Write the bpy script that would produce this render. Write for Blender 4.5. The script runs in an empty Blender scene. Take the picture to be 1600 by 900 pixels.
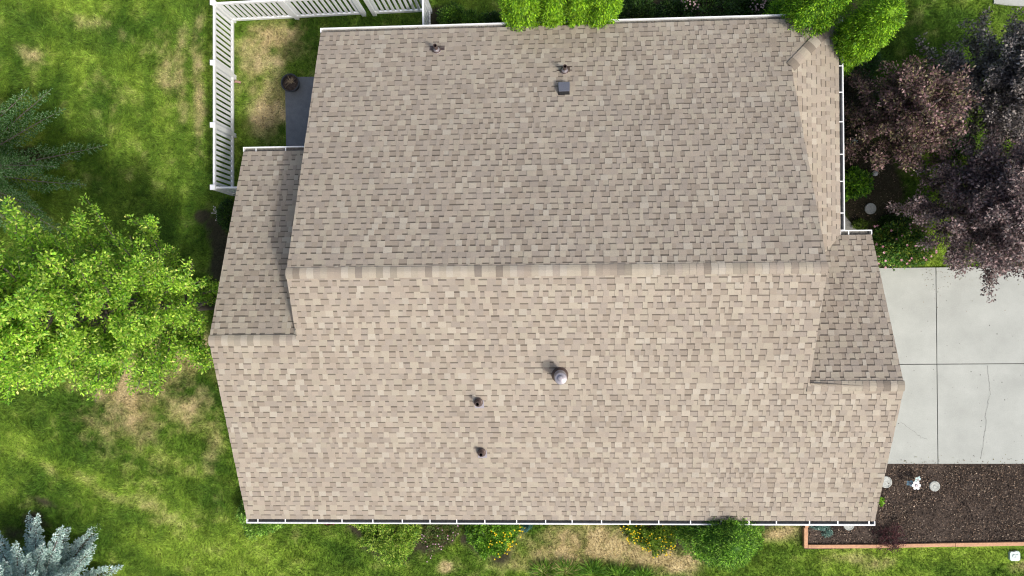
import bpy, math, random
import numpy as np
random.seed(7); R = np.random.default_rng(7)
rad = math.radians

# ------------------------------------------------------------------ camera, world, sun, exposure
scene = bpy.context.scene
COL = scene.collection
F = 1094.09; CX, CY, CZ = 0.2713, 5.6663, 20.0153
RX, RY, RZ = 0.0014, 0.0401, -0.0097
cam = bpy.data.cameras.new("camera"); cam.sensor_width = 36; cam.lens = 36*F/1600
cam.clip_start = .1; cam.clip_end = 600
co = bpy.data.objects.new("camera", cam); COL.objects.link(co)
co.location = (CX, CY, CZ); co.rotation_euler = (RX, RY, RZ); scene.camera = co

SUN_EL = 51; SUN_AZ = 131                         # azimuth clockwise from +Y
world = bpy.data.worlds.new("World"); scene.world = world; world.use_nodes = True
nt = world.node_tree; bg = nt.nodes['Background']
sky = nt.nodes.new('ShaderNodeTexSky'); sky.sky_type = 'NISHITA'; sky.sun_disc = False
sky.sun_elevation = rad(SUN_EL); sky.sun_rotation = rad(SUN_AZ); sky.dust_density = 5.5; sky.air_density = 1.0
nt.links.new(sky.outputs[0], bg.inputs[0]); bg.inputs[1].default_value = 0.15
sl = bpy.data.lights.new("sun", 'SUN'); sl.energy = 2.05; sl.angle = rad(5.0); sl.color = (1, .965, .91)
so = bpy.data.objects.new("sun", sl); COL.objects.link(so)
sd = (math.sin(rad(SUN_AZ))*math.cos(rad(SUN_EL)), math.cos(rad(SUN_AZ))*math.cos(rad(SUN_EL)), math.sin(rad(SUN_EL)))
import mathutils
so.rotation_euler = mathutils.Vector(sd).to_track_quat('Z', 'Y').to_euler()
scene.view_settings.view_transform = 'Standard'; scene.view_settings.look = 'None'
scene.view_settings.gamma = 1; scene.view_settings.use_curve_mapping = False
scene.cycles.filter_width = 1.1
scene.view_settings.exposure = 0.27

# ------------------------------------------------------------------ helpers
CAMR = np.array(mathutils.Euler((RX, RY, RZ)).to_matrix())
def at(px, py, z=0.0):
    """world point at height z seen at photo pixel px, py"""
    d = CAMR @ np.array([(px-800)/F, -(py-450)/F, -1.0])
    t = (z-CZ)/d[2]
    return np.array([CX, CY, CZ]) + d*t
def lin(*c):
    c = np.array(c, float)/255
    return np.where(c <= .04045, c/12.92, ((c+.055)/1.055)**2.4)
def nrm(v):
    return v/np.maximum(np.linalg.norm(v, axis=-1, keepdims=True), 1e-9)

_t = R.random((256, 256))
def vnoise(x, y, s=1.0, ox=0, oy=0):
    x = np.asarray(x)*s+ox+100; y = np.asarray(y)*s+oy+100
    i = np.floor(x).astype(int); j = np.floor(y).astype(int); u = x-i; v = y-j
    u = u*u*(3-2*u); v = v*v*(3-2*v)
    g = lambda a, b: _t[a % 256, b % 256]
    return (g(i, j)*(1-u)+g(i+1, j)*u)*(1-v)+(g(i, j+1)*(1-u)+g(i+1, j+1)*u)*v
def fbm(x, y, s=1.0, o=4, k=0):
    r = 0; a = .5; t = 0
    for q in range(o):
        r = r+a*vnoise(x, y, s*2**q, 17.3*q+k*31, 9.1*q+k*7); t += a; a *= .55
    return r/t

def socket_mix(n, a, b, blend='MULTIPLY', fac=1.0):
    m = n.nodes.new('ShaderNodeMix'); m.data_type = 'RGBA'; m.blend_type = blend; m.inputs[0].default_value = fac
    n.links.new(a, m.inputs[6]); n.links.new(b, m.inputs[7]); return m.outputs[2]
def mat(name, color=None, rough=.8, metal=0, noise=(30, .12), noise2=None, bump=0, bscale=60, transl=0, spec=.3):
    """procedural material: colour or the 'Col' attribute, times object-space noise, with a fine bump"""
    m = bpy.data.materials.new(name); m.use_nodes = True; n = m.node_tree; b = n.nodes['Principled BSDF']
    b.inputs['Roughness'].default_value = rough; b.inputs['Metallic'].default_value = metal
    b.inputs['Specular IOR Level'].default_value = spec
    tc = n.nodes.new('ShaderNodeTexCoord')
    if color is None:
        a = n.nodes.new('ShaderNodeAttribute'); a.attribute_name = 'Col'; c = a.outputs['Color']
    else:
        a = n.nodes.new('ShaderNodeRGB'); a.outputs[0].default_value = (*[float(v) for v in color], 1); c = a.outputs[0]
    for ns in (noise, noise2):
        if not ns: continue
        t = n.nodes.new('ShaderNodeTexNoise'); t.inputs['Scale'].default_value = ns[0]; t.inputs['Detail'].default_value = 4
        t.inputs['Roughness'].default_value = .65
        n.links.new(tc.outputs['Object'], t.inputs['Vector'])
        r = n.nodes.new('ShaderNodeMapRange'); r.inputs[1].default_value = .3; r.inputs[2].default_value = .7
        r.inputs[3].default_value = 1-ns[1]; r.inputs[4].default_value = 1+ns[1]
        n.links.new(t.outputs[0], r.inputs[0])
        cc = n.nodes.new('ShaderNodeCombineColor')
        for i in range(3): n.links.new(r.outputs[0], cc.inputs[i])
        c = socket_mix(n, c, cc.outputs[0])
    n.links.new(c, b.inputs['Base Color'])
    if bump:
        t = n.nodes.new('ShaderNodeTexNoise'); t.inputs['Scale'].default_value = bscale; t.inputs['Detail'].default_value = 5
        n.links.new(tc.outputs['Object'], t.inputs['Vector'])
        u = n.nodes.new('ShaderNodeBump'); u.inputs['Strength'].default_value = bump; u.inputs['Distance'].default_value = .02
        n.links.new(t.outputs[0], u.inputs['Height']); n.links.new(u.outputs[0], b.inputs['Normal'])
    if transl:
        tr = n.nodes.new('ShaderNodeBsdfTranslucent'); n.links.new(c, tr.inputs[0])
        mx = n.nodes.new('ShaderNodeMixShader'); mx.inputs[0].default_value = transl
        n.links.new(b.outputs[0], mx.inputs[1]); n.links.new(tr.outputs[0], mx.inputs[2])
        n.links.new(mx.outputs[0], n.nodes['Material Output'].inputs[0])
    return m

M = dict(
    shingle=mat('shingle_granules', None, .95, noise=(110, .17), noise2=(.5, .045), bump=.25, bscale=220, spec=.15),
    trim=mat('painted_trim', lin(196, 186, 170), .6, noise=(8, .06)),
    gutter=mat('white_gutter_enamel', (.80, .82, .82), .35, noise=(12, .06), spec=.5),
    grime=mat('gutter_grime', (.16, .155, .14), .8, noise=(20, .5)),
    siding=mat('beige_siding', (.42, .37, .30), .75, noise=(6, .06)),
    vinyl=mat('white_vinyl', (.80, .82, .83), .4, noise=(10, .04), spec=.45),
    brownmetal=mat('brown_enamel_metal', (.10, .070, .062), .35, .3, noise=(40, .2), spec=.5),
    galv=mat('galvanised_metal', (.34, .32, .34), .42, .45, noise=(30, .12), spec=.5),
    blackplastic=mat('black_plastic', (.018, .018, .019), .45, noise=(30, .2)),
    darkhole=mat('dark_pipe_bore', (.006, .006, .006), .9, noise=(30, .1)),
    slate=mat('slate_grey_metal', (.125, .135, .165), .45, .15, noise=(40, .12), spec=.5),
    lawn=mat('lawn_ground', None, .95, noise=(24, .42), noise2=(9, .2), bump=.6, bscale=50, spec=.1),
    blade=mat('grass_blades', None, .7, noise=(9, .15), transl=.25, spec=.2),
    leaf=mat('leaf', None, .48, noise=(7, .12), transl=.36, spec=.4),
    needle=mat('needle', None, .55, noise=(5, .15), transl=.12, spec=.3),
    needle2=mat('dark_fir_needle', None, .75, noise=(5, .15), transl=.12, spec=.1),
    petal=mat('petal', None, .6, noise=(20, .1), transl=.25),
    bark=mat('grey_brown_bark', (.17, .145, .125), .9, noise=(25, .35), bump=.5, bscale=40),
    soil=mat('dark_garden_soil', (.062, .048, .039), .95, noise=(18, .6), noise2=(1.1, .55), bump=1.0, bscale=30, spec=.1),
    chip=mat('bark_chips', None, .85, noise=(30, .2)),
    concrete=mat('pale_concrete', (.375, .395, .365), .85, noise=(1.3, .09), noise2=(38, .07), bump=.12, bscale=120, spec=.2),
    walk=mat('exposed_aggregate', (.24, .24, .22), .9, noise=(90, .35), noise2=(3, .06)),
    slab=mat('blue_grey_slab', (.135, .15, .165), .75, noise=(5, .14), noise2=(70, .15), spec=.35),
    joint=mat('dark_joint_filler', (.07, .075, .065), .95, noise=(25, .4)),
    crack=mat('hairline_crack', (.24, .25, .23), .95, noise=(14, .35)),
    stone=mat('cast_stepping_stone', (.40, .42, .39), .85, noise=(28, .22), noise2=(6, .12), bump=.5, bscale=50),
    timber=mat('cedar_timber', (.50, .285, .165), .75, noise=(14, .18), noise2=(2.5, .12), bump=.25, bscale=40),
    whiteglaze=mat('white_glaze', (.58, .59, .58), .3, noise=(30, .05), spec=.5),
    blueglaze=mat('pale_blue_glaze', (.20, .33, .40), .25, noise=(25, .3), spec=.5),
    paleglaze=mat('pale_aqua_glaze', (.42, .56, .56), .25, noise=(25, .3), spec=.5),
    wire=mat('rusty_wire', (.22, .18, .17), .6, .5, noise=(25, .3)),
    valve=mat('pale_green_plastic', (.50, .60, .56), .5, noise=(20, .08)),
    pot=mat('weathered_black_pot', (.045, .05, .055), .5, noise=(20, .3)),
    straw=mat('dry_stem', (.36, .29, .18), .85, noise=(30, .2)),
    brick=mat('terracotta_shard', (.36, .22, .17), .85, noise=(30, .2)),
)

def tag(o, label=None, cat=None, group=None, kind=None):
    if label: o['label'] = label
    if cat: o['category'] = cat
    if group: o['group'] = group
    if kind: o['kind'] = kind
    return o
def empty(name, loc, label, cat, group=None):
    o = bpy.data.objects.new(name, None); COL.objects.link(o); o.location = [float(v) for v in loc]
    o.empty_display_size = .2
    return tag(o, label, cat, group)
def root_of(o):
    while o.parent: o = o.parent
    return o
def link(name, me, parent):
    o = bpy.data.objects.new(name, me); COL.objects.link(o)
    if parent is not None: o.parent = parent
    return o
class MB:
    def __init__(s): s.V = []; s.Fc = []; s.C = []; s.Mi = []
    def v(s, *p): s.V.append(p); return len(s.V)-1
    def poly(s, pts, c=(1, 1, 1), mi=0):
        b = len(s.V); s.V.extend([tuple(p) for p in pts]); s.Fc.append(tuple(range(b, b+len(pts)))); s.C.append(c); s.Mi.append(mi)
    def prism(s, bot, top, c=(1, 1, 1), mi=0):
        b = len(s.V); n = len(bot); s.V.extend([tuple(p) for p in bot]); s.V.extend([tuple(p) for p in top])
        fs = [tuple(range(b+n-1, b-1, -1)), tuple(range(b+n, b+2*n))]
        fs += [(b+i, b+(i+1) % n, b+n+(i+1) % n, b+n+i) for i in range(n)]
        for f in fs: s.Fc.append(f); s.C.append(c); s.Mi.append(mi)
    def box(s, a, b, c=(1, 1, 1), mi=0):
        x0, y0, z0 = a; x1, y1, z1 = b
        q = [(x0, y0), (x1, y0), (x1, y1), (x0, y1)]
        s.prism([(x, y, z0) for x, y in q], [(x, y, z1) for x, y in q], c, mi)
    def obox(s, p, ux, sx, sy, z0, z1, mi=0, c=(1, 1, 1)):
        """oriented box: centre p (2D), long unit axis ux, full sizes"""
        p = np.array(p[:2]); ux = np.array(ux[:2])/np.linalg.norm(ux[:2]); uy = np.array([-ux[1], ux[0]])
        q = [p-ux*sx/2-uy*sy/2, p+ux*sx/2-uy*sy/2, p+ux*sx/2+uy*sy/2, p-ux*sx/2+uy*sy/2]
        s.prism([(a, b, z0) for a, b in q], [(a, b, z1) for a, b in q], c, mi)
    def tube(s, pts, rr, n=7, mi=0, c=(1, 1, 1), cap=True):
        pts = [np.array(p, float) for p in pts]; b = len(s.V)
        for i, p in enumerate(pts):
            d = pts[min(i+1, len(pts)-1)]-pts[max(i-1, 0)]; d = d/(np.linalg.norm(d)+1e-9)
            a = np.array([1, 0, 0]) if abs(d[0]) < .8 else np.array([0, 1, 0])
            u = np.cross(d, a); u /= np.linalg.norm(u); w = np.cross(d, u)
            for k in range(n):
                t = 2*math.pi*k/n; s.V.append(tuple(p+rr[i]*(math.cos(t)*u+math.sin(t)*w)))
        for i in range(len(pts)-1):
            for k in range(n):
                s.Fc.append((b+i*n+k, b+i*n+(k+1) % n, b+(i+1)*n+(k+1) % n, b+(i+1)*n+k)); s.C.append(c); s.Mi.append(mi)
        if cap:
            s.Fc.append(tuple(b+(len(pts)-1)*n+k for k in range(n))); s.C.append(c); s.Mi.append(mi)
            s.Fc.append(tuple(b+n-1-k for k in range(n))); s.C.append(c); s.Mi.append(mi)
    def lathe(s, prof, n=24, o=(0, 0, 0), mi=0, c=(1, 1, 1), tilt=None):
        b = len(s.V)
        for r, z in prof:
            for k in range(n):
                t = 2*math.pi*k/n; x, y = r*math.cos(t), r*math.sin(t)
                s.V.append((o[0]+x, o[1]+y, o[2]+z+(tilt(x, y) if tilt else 0)))
        for i in range(len(prof)-1):
            for k in range(n):
                s.Fc.append((b+i*n+k, b+i*n+(k+1) % n, b+(i+1)*n+(k+1) % n, b+(i+1)*n+k)); s.C.append(c); s.Mi.append(mi)
        for i in (0, len(prof)-1):
            if prof[i][0] > 1e-4: s.Fc.append(tuple(b+i*n+k for k in range(n))); s.C.append(c); s.Mi.append(mi)
    def build(s, name, mats, parent=None, smooth=False, col=False, bevel=0):
        o0 = np.zeros(3) if parent is None else np.array(root_of(parent).location)
        me = bpy.data.meshes.new(name); V = np.array(s.V, float)-o0
        me.from_pydata([tuple(v) for v in V], [], s.Fc)
        for m in (mats if isinstance(mats, (list, tuple)) else [mats]): me.materials.append(m)
        me.polygons.foreach_set('material_index', s.Mi)
        if smooth: me.polygons.foreach_set('use_smooth', [True]*len(s.Fc))
        if col:
            at_ = me.attributes.new('Col', 'FLOAT_COLOR', 'FACE')
            C = np.ones((len(s.C), 4), np.float32); C[:, :3] = np.array(s.C)[:, :3]
            at_.data.foreach_set('color', C.ravel())
        me.update(); o = link(name, me, parent)
        if bevel:
            bm = o.modifiers.new('bevel', 'BEVEL'); bm.width = bevel; bm.segments = 2; bm.limit_method = 'ANGLE'
        return o

def faces_np(name, P, C, m, parent=None):
    """P: n x k x 3 faces with own vertices, C: n x 3"""
    n, k, _ = P.shape
    if parent is not None: P = P-np.array(root_of(parent).location)
    me = bpy.data.meshes.new(name)
    me.vertices.add(n*k); me.vertices.foreach_set('co', np.ascontiguousarray(P, dtype=np.float32).ravel())
    me.loops.add(n*k); me.loops.foreach_set('vertex_index', np.arange(n*k, dtype=np.int32))
    me.polygons.add(n); me.polygons.foreach_set('loop_start', np.arange(0, n*k, k, dtype=np.int32))
    me.polygons.foreach_set('loop_total', np.full(n, k, dtype=np.int32))
    a = me.attributes.new('Col', 'FLOAT_COLOR', 'FACE')
    cc = np.ones((n, 4), np.float32); cc[:, :3] = C; a.data.foreach_set('color', cc.ravel())
    me.materials.append(m); me.update(calc_edges=True)
    return link(name, me, parent)

def leaf_faces(B, D, L, W, fold=.25, up=None):
    """diamond leaves from base points B along unit D"""
    n = len(B); rv = R.normal(size=(n, 3)) if up is None else np.tile(np.array(up, float), (n, 1))+R.normal(size=(n, 3))*.55
    S = nrm(np.cross(D, rv)); N = np.cross(S, D)
    L = np.broadcast_to(L, (n,))[:, None]; W = np.broadcast_to(W, (n,))[:, None]
    mid = B+D*L*.45
    return np.stack([B, mid+S*W/2+N*W*fold, B+D*L-N*L*.12, mid-S*W/2+N*W*fold], 1)
def pal(cols, n, w=None, j=.18):
    cols = np.array(cols); i = R.choice(len(cols), n, p=w)
    c = cols[i]*(1+R.normal(size=(n, 1))*j); return np.clip(c, .002, 1)

# ------------------------------------------------------------------ palettes
LIME = [lin(112, 160, 30), lin(150, 192, 40), lin(78, 128, 24), lin(132, 178, 36)]
PEAR = [lin(156, 201, 63), lin(183, 222, 80), lin(114, 168, 52), lin(218, 240, 117)]
DARKFIR = [lin(72, 116, 56), lin(96, 140, 74), lin(50, 88, 38), lin(140, 172, 124)]
BLUE = [lin(197, 220, 210), lin(220, 240, 231), lin(161, 191, 184)]
PLUM = [lin(123, 102, 104), lin(156, 133, 131), lin(86, 73, 75), lin(183, 162, 158)]
PLUMBLUE = [lin(108, 102, 102), lin(139, 131, 129), lin(77, 74, 73), lin(174, 167, 160)]
PLUMRED = [lin(134, 104, 104), lin(169, 138, 135), lin(95, 73, 73), lin(139, 131, 95), lin(81, 75, 64)]

# ------------------------------------------------------------------ the ground colour
G_DARK = lin(68, 98, 30); G_MID = lin(98, 126, 42); G_BRIGHT = lin(130, 156, 56); DRY = lin(186, 170, 128); DRY2 = lin(140, 126, 84); SOIL_SHADEC = lin(58, 56, 42)
# photo-pixel blobs: px, py, rx, ry, rotation deg (image), strength
DRYB = [(428, 75, 48, 34, -20, .95), (425, 165, 34, 60, 0, .8), (395, 110, 20, 60, 0, .5), (310, 130, 10, 120, 0, .6), (283, 130, 12, 80, 0, .6),
        (262, 120, 14, 60, 0, .45), (55, 88, 24, 14, 35, .35), (165, 150, 24, 40, -25, .25), (160, 45, 60, 12, 20, .2),
        (165, 640, 60, 50, 0, .75), (235, 575, 80, 38, 0, 1.), (300, 555, 34, 30, 0, .95), (300, 640, 34, 40, 0, .6), (190, 620, 50, 60, 0, .95), (200, 665, 50, 36, 0, .85), (270, 600, 50, 50, 0, .6), (230, 720, 60, 22, 20, .25),
        (120, 620, 30, 20, 0, .4), (160, 760, 60, 10, 25, .3), (250, 800, 60, 10, 20, .25), (75, 735, 40, 10, 30, .25), (330, 690, 14, 40, 10, .35),
        (925, 845, 90, 34, 0, 1.0), (1010, 868, 70, 24, 10, 1.0), (860, 850, 34, 30, 0, .75), (970, 835, 50, 24, 0, 1.), (1060, 865, 46, 20, 0, .8),
        (697, 888, 10, 10, 0, .95), (810, 870, 30, 18, 0, .5), (1215, 828, 30, 14, 0, .85), (1330, 872, 40, 8, 0, .3), (1375, 880, 20, 10, 0, .35), (1590, 888, 20, 10, 0, .5),
        (455, 835, 30, 12, 0, .3), (1475, 395, 18, 12, 0, .25), (1535, 2, 10, 4, 0, .1)]
DARKB = [(20, 60, 40, 60, 0, .3), (230, 40, 70, 30, 0, .35), (215, 55, 50, 24, 0, .45), (70, 170, 70, 40, 0, .4), (130, 235, 60, 26, 0, .4), (190, 275, 60, 40, 0, .45),  # darker grass; some blobs paint tree and spruce shade into the lawn colour
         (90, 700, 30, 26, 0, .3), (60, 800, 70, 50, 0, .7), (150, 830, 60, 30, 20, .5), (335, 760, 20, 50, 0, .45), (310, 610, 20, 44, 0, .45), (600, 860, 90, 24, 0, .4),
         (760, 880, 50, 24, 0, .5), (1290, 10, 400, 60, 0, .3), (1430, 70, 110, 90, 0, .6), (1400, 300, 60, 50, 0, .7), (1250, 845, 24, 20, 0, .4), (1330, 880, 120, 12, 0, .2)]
BRIGHTB = [(5, 65, 34, 90, 0, .7), (150, 8, 130, 20, 8, .6), (120, 95, 60, 22, 30, .5), (180, 100, 80, 20, 10, .5), (240, 170, 40, 50, 0, .4), (420, 135, 30, 40, 20, .5), (455, 105, 24, 20, 0, .6), (380, 190, 14, 60, 0, .3),
           (100, 745, 60, 18, 28, .5), (80, 690, 60, 22, 0, .5), (130, 715, 60, 22, 25, .4), (230, 850, 90, 24, 20, .5), (420, 850, 80, 30, 0, .35), (1500, 870, 130, 18, 0, .8),
           (1300, 880, 80, 14, 0, .5), (1180, 885, 60, 14, 0, .4), (1475, 380, 34, 34, 0, .8), (1500, 8, 26, 10, 0, .6), (1545, 240, 24, 20, 0, .4), (640, 885, 30, 8, 0, .4)]
SOIL_SHADEB = [(1350, 290, 60, 90, 0, 1.0), (1375, 315, 40, 36, 0, .8), (1330, 120, 30, 180, 0, 1.), (1480, 190, 160, 80, 0, .4), (1580, 320, 100, 90, 0, .8), (1395, 405, 50, 14, 0, .9), (1330, 60, 40, 50, 0, .9),
         (700, 25, 44, 24, 0, .9), (1000, 25, 360, 24, 0, .95), (870, 20, 100, 30, 0, 1.), (62, 788, 30, 10, 25, .7), (45, 818, 36, 18, 25, .72), (10, 835, 40, 18, 10, .65), (52, 250, 50, 20, 0, .7), (320, 340, 20, 18, 0, .8), (340, 380, 26, 60, 0, .8),  # lower-left lawn blobs: bare dirt plus spruce shade painted in as soil
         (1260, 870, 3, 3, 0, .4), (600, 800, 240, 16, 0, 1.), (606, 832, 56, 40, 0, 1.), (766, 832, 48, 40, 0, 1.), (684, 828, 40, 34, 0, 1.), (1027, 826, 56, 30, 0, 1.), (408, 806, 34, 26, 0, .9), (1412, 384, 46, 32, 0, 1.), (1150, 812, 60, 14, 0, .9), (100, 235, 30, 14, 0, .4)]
def _blobs(lst):
    out = []
    for px, py, rx, ry, a, s in lst:
        c = at(px, py, 0); k = 1/54.7
        out.append((c[0], c[1], rx*k, ry*k, -rad(a), s))
    return out
DRYB, DARKB, BRIGHTB, SOIL_SHADEB = map(_blobs, (DRYB, DARKB, BRIGHTB, SOIL_SHADEB))
def field(bl, x, y, wx, wy):
    f = np.zeros_like(x)
    for cx, cy, rx, ry, a, s in bl:
        dx = x-cx+wx*min(rx, 1)*.9; dy = y-cy+wy*min(ry, 1)*.9; c, q = math.cos(a), math.sin(a)
        u = (c*dx+q*dy)/rx; v = (-q*dx+c*dy)/ry
        f = np.maximum(f, s*np.exp(-(u*u+v*v)**1.4*.8))
    return f
def ground_fields(x, y):
    wx = (fbm(x, y, .9, 3, 1)-.5)*1.6; wy = (fbm(x, y, .9, 3, 2)-.5)*1.6
    n1 = fbm(x, y, 2.2, 4, 3); n2 = fbm(x, y, .45, 3, 4); n3 = fbm(x, y, 7, 3, 5)
    ca, sa = math.cos(rad(-22)), math.sin(rad(-22))
    st = fbm((ca*x+sa*y)*.25, (-sa*x+ca*y)*1.9, 1.0, 3, 6)          # mower streaks
    ca, sa = math.cos(rad(84)), math.sin(rad(84))
    st2 = fbm((ca*x+sa*y)*.22, (-sa*x+ca*y)*2.2, 1.0, 3, 8)
    left_top = 1/(1+np.exp(-(y-7)*1.2))
    st = st*(1-.75*left_top)+st2*.75*left_top
    dry = field(DRYB, x, y, wx, wy); dark = field(DARKB, x, y, wx, wy); br = field(BRIGHTB, x, y, wx, wy); soil = field(SOIL_SHADEB, x, y, wx, wy)
    dry = np.clip(dry*(.55+1.1*n1)+(n1-.63)*.7+(n3-.5)*.45*(dry+.35)+(st-.5)*1.0*(.25+dry)+.0+(n3-.5)*.30, 0, 1)
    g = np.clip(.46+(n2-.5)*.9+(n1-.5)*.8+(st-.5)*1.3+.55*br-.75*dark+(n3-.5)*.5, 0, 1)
    return dry, g, soil, n3, n1
def ground_color(x, y):
    dry, g, soil, n3, n1 = ground_fields(x, y)
    g = g[..., None]; c = np.where(g < .5, G_DARK*(1-2*g)+G_MID*2*g, G_MID*(2-2*g)+G_BRIGHT*(2*g-1))
    d = dry[..., None]; dc = DRY2*(1-np.clip(n1*1.6-.3, 0, 1))[..., None]+DRY*np.clip(n1*1.6-.3, 0, 1)[..., None]
    c = c*(1-d)+dc*d
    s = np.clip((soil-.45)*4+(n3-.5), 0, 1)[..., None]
    return c*(1-s)+SOIL_SHADEC*(.7+.6*n3[..., None])*s, s[..., 0]

# lawn: one sheet; fine in the middle, coarse out to the horizon
xs = np.concatenate([[-220, -120, -60, -30], np.arange(-18.5, 18.51, .07), [30, 60, 120, 220]])
ys = np.concatenate([[-220, -120, -60, -20], np.arange(-5, 16.5, .07), [30, 60, 120, 220]])
X, Y = np.meshgrid(xs, ys); nx, ny = len(xs), len(ys)
Z = (fbm(X, Y, 1.2, 3, 9)-.5)*.05+(fbm(X, Y, 5, 2, 10)-.5)*.025-.02
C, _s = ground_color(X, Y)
me = bpy.data.meshes.new('lawn'); me.vertices.add(nx*ny)
me.vertices.foreach_set('co', np.stack([X, Y, Z], -1).astype(np.float32).ravel())
ii = (np.arange(ny-1)[:, None]*nx+np.arange(nx-1)[None, :]).ravel()
q = np.stack([ii, ii+1, ii+1+nx, ii+nx], -1).astype(np.int32)
me.loops.add(q.size); me.loops.foreach_set('vertex_index', q.ravel()); me.polygons.add(len(q))
me.polygons.foreach_set('loop_start', np.arange(0, q.size, 4, dtype=np.int32)); me.polygons.foreach_set('loop_total', np.full(len(q), 4, dtype=np.int32))
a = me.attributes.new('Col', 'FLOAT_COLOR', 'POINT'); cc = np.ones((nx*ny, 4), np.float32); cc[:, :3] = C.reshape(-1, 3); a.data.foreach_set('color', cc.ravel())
me.materials.append(M['lawn']); me.update(calc_edges=True)
tag(link('lawn', me, None), kind='structure')

# ------------------------------------------------------------------ paving and beds
def sheet(name, pts, z0, z1, m, kind='structure'):
    b = MB(); b.prism([(p[0], p[1], z0) for p in pts], [(p[0], p[1], z1) for p in pts]); o = b.build(name, m)
    return tag(o, kind=kind)
def px_poly(l, z=0): return [at(x, y, z) for x, y in l]
DR_Z = .05
jx = at(1464, 570, DR_Z)[0]; jy = at(1464, 569, DR_Z)[1]; dy1 = at(1464, 418, DR_Z)[1]; dy0 = at(1464, 725.5, DR_Z)[1]; dx0 = 7.0
b = MB(); jw = .022; x2 = jx+3.05; x3 = x2+3.05
for (xa, xb) in ((dx0, jx-jw/2), (jx+jw/2, x2-jw/2), (x2+jw/2, x3), (x3+jw, x3+5)):
    for (ya, yb) in ((dy0, jy-jw/2), (jy+jw/2, dy1)):
        b.box((xa, ya, -.06), (xb, yb, DR_Z))
b.box((dx0, dy0+.01, -.06), (x3+5, dy1-.01, DR_Z-.025), mi=1)
def crack(pts, w):
    P = [at(x, y, DR_Z) for x, y in pts]; Q = []
    for i in range(len(P)-1):
        n = 5
        for k in range(n): Q.append(P[i]+(P[i+1]-P[i])*k/n+np.array([*R.normal(size=2)*.012, 0]))
    for i in range(len(Q)-1):
        d = Q[i+1]-Q[i]; s = nrm(np.array([-d[1], d[0], 0]))*w*random.uniform(.6, 1.3)
        b.poly([(*(Q[i]-s)[:2], DR_Z+.003), (*(Q[i+1]-s)[:2], DR_Z+.003), (*(Q[i+1]+s)[:2], DR_Z+.003), (*(Q[i]+s)[:2], DR_Z+.003)], mi=2)
crack([(1543, 571), (1546, 600), (1547, 615), (1542, 635), (1539, 672), (1536, 690), (1531, 724)], .008)
crack([(1408, 660), (1420, 668), (1432, 678), (1440, 684), (1452, 686)], .005)
for _ in range(60):
    p = at(random.uniform(1400, 1600), random.uniform(422, 722), DR_Z); r = random.uniform(.006, .018)
    b.poly([(p[0]+r*math.cos(t)*random.uniform(.5, 1.4), p[1]+r*math.sin(t), DR_Z+.002) for t in np.arange(0, 6.2, 1.05)], mi=random.choice([1, 2]))
tag(b.build('driveway', [M['concrete'], M['joint'], M['crack']]), kind='structure')

bed = px_poly([(1257, 857), (1257, 790), (1330, 740), (1330, 724), (1720, 724), (1720, 851), (1600, 851.5)])
sheet('soil_bed', bed, -.05, .055, M['soil'])
sheet('front_walkway', px_poly([(1300, 312), (1314, 331), (1344, 366), (1344, 396), (1300, 396)]), -.05, .03, M['walk'])
sheet('patio', px_poly([(446, 121), (600, 119), (600, 240), (448, 240)]), -.05, .035, M['slab'])
sheet('sidewalk', px_poly([(1552, 6), (1575, 9), (1640, 11), (1640, -30), (1552, -30)]), -.05, .03, M['concrete'])

# ------------------------------------------------------------------ the house
E = 2.8; P = .4186
XL, XR, YN, XLL, YNL, XRR, YNR, XE = -5.12, 6.20, 12.10, -7.10, 9.17, 8.27, 6.90, 7.53
YM, YL_, YR_ = YN/2, YNL/2, YNR/2
SKEW = .055                                           # the north eave runs slightly out of square
def ynx(x): return YN+SKEW*(x-XL)/(XR-XL)
house = empty('house', (0, 6, 0), 'large house with a tan shingle roof of stepped gables', 'house')

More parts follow.
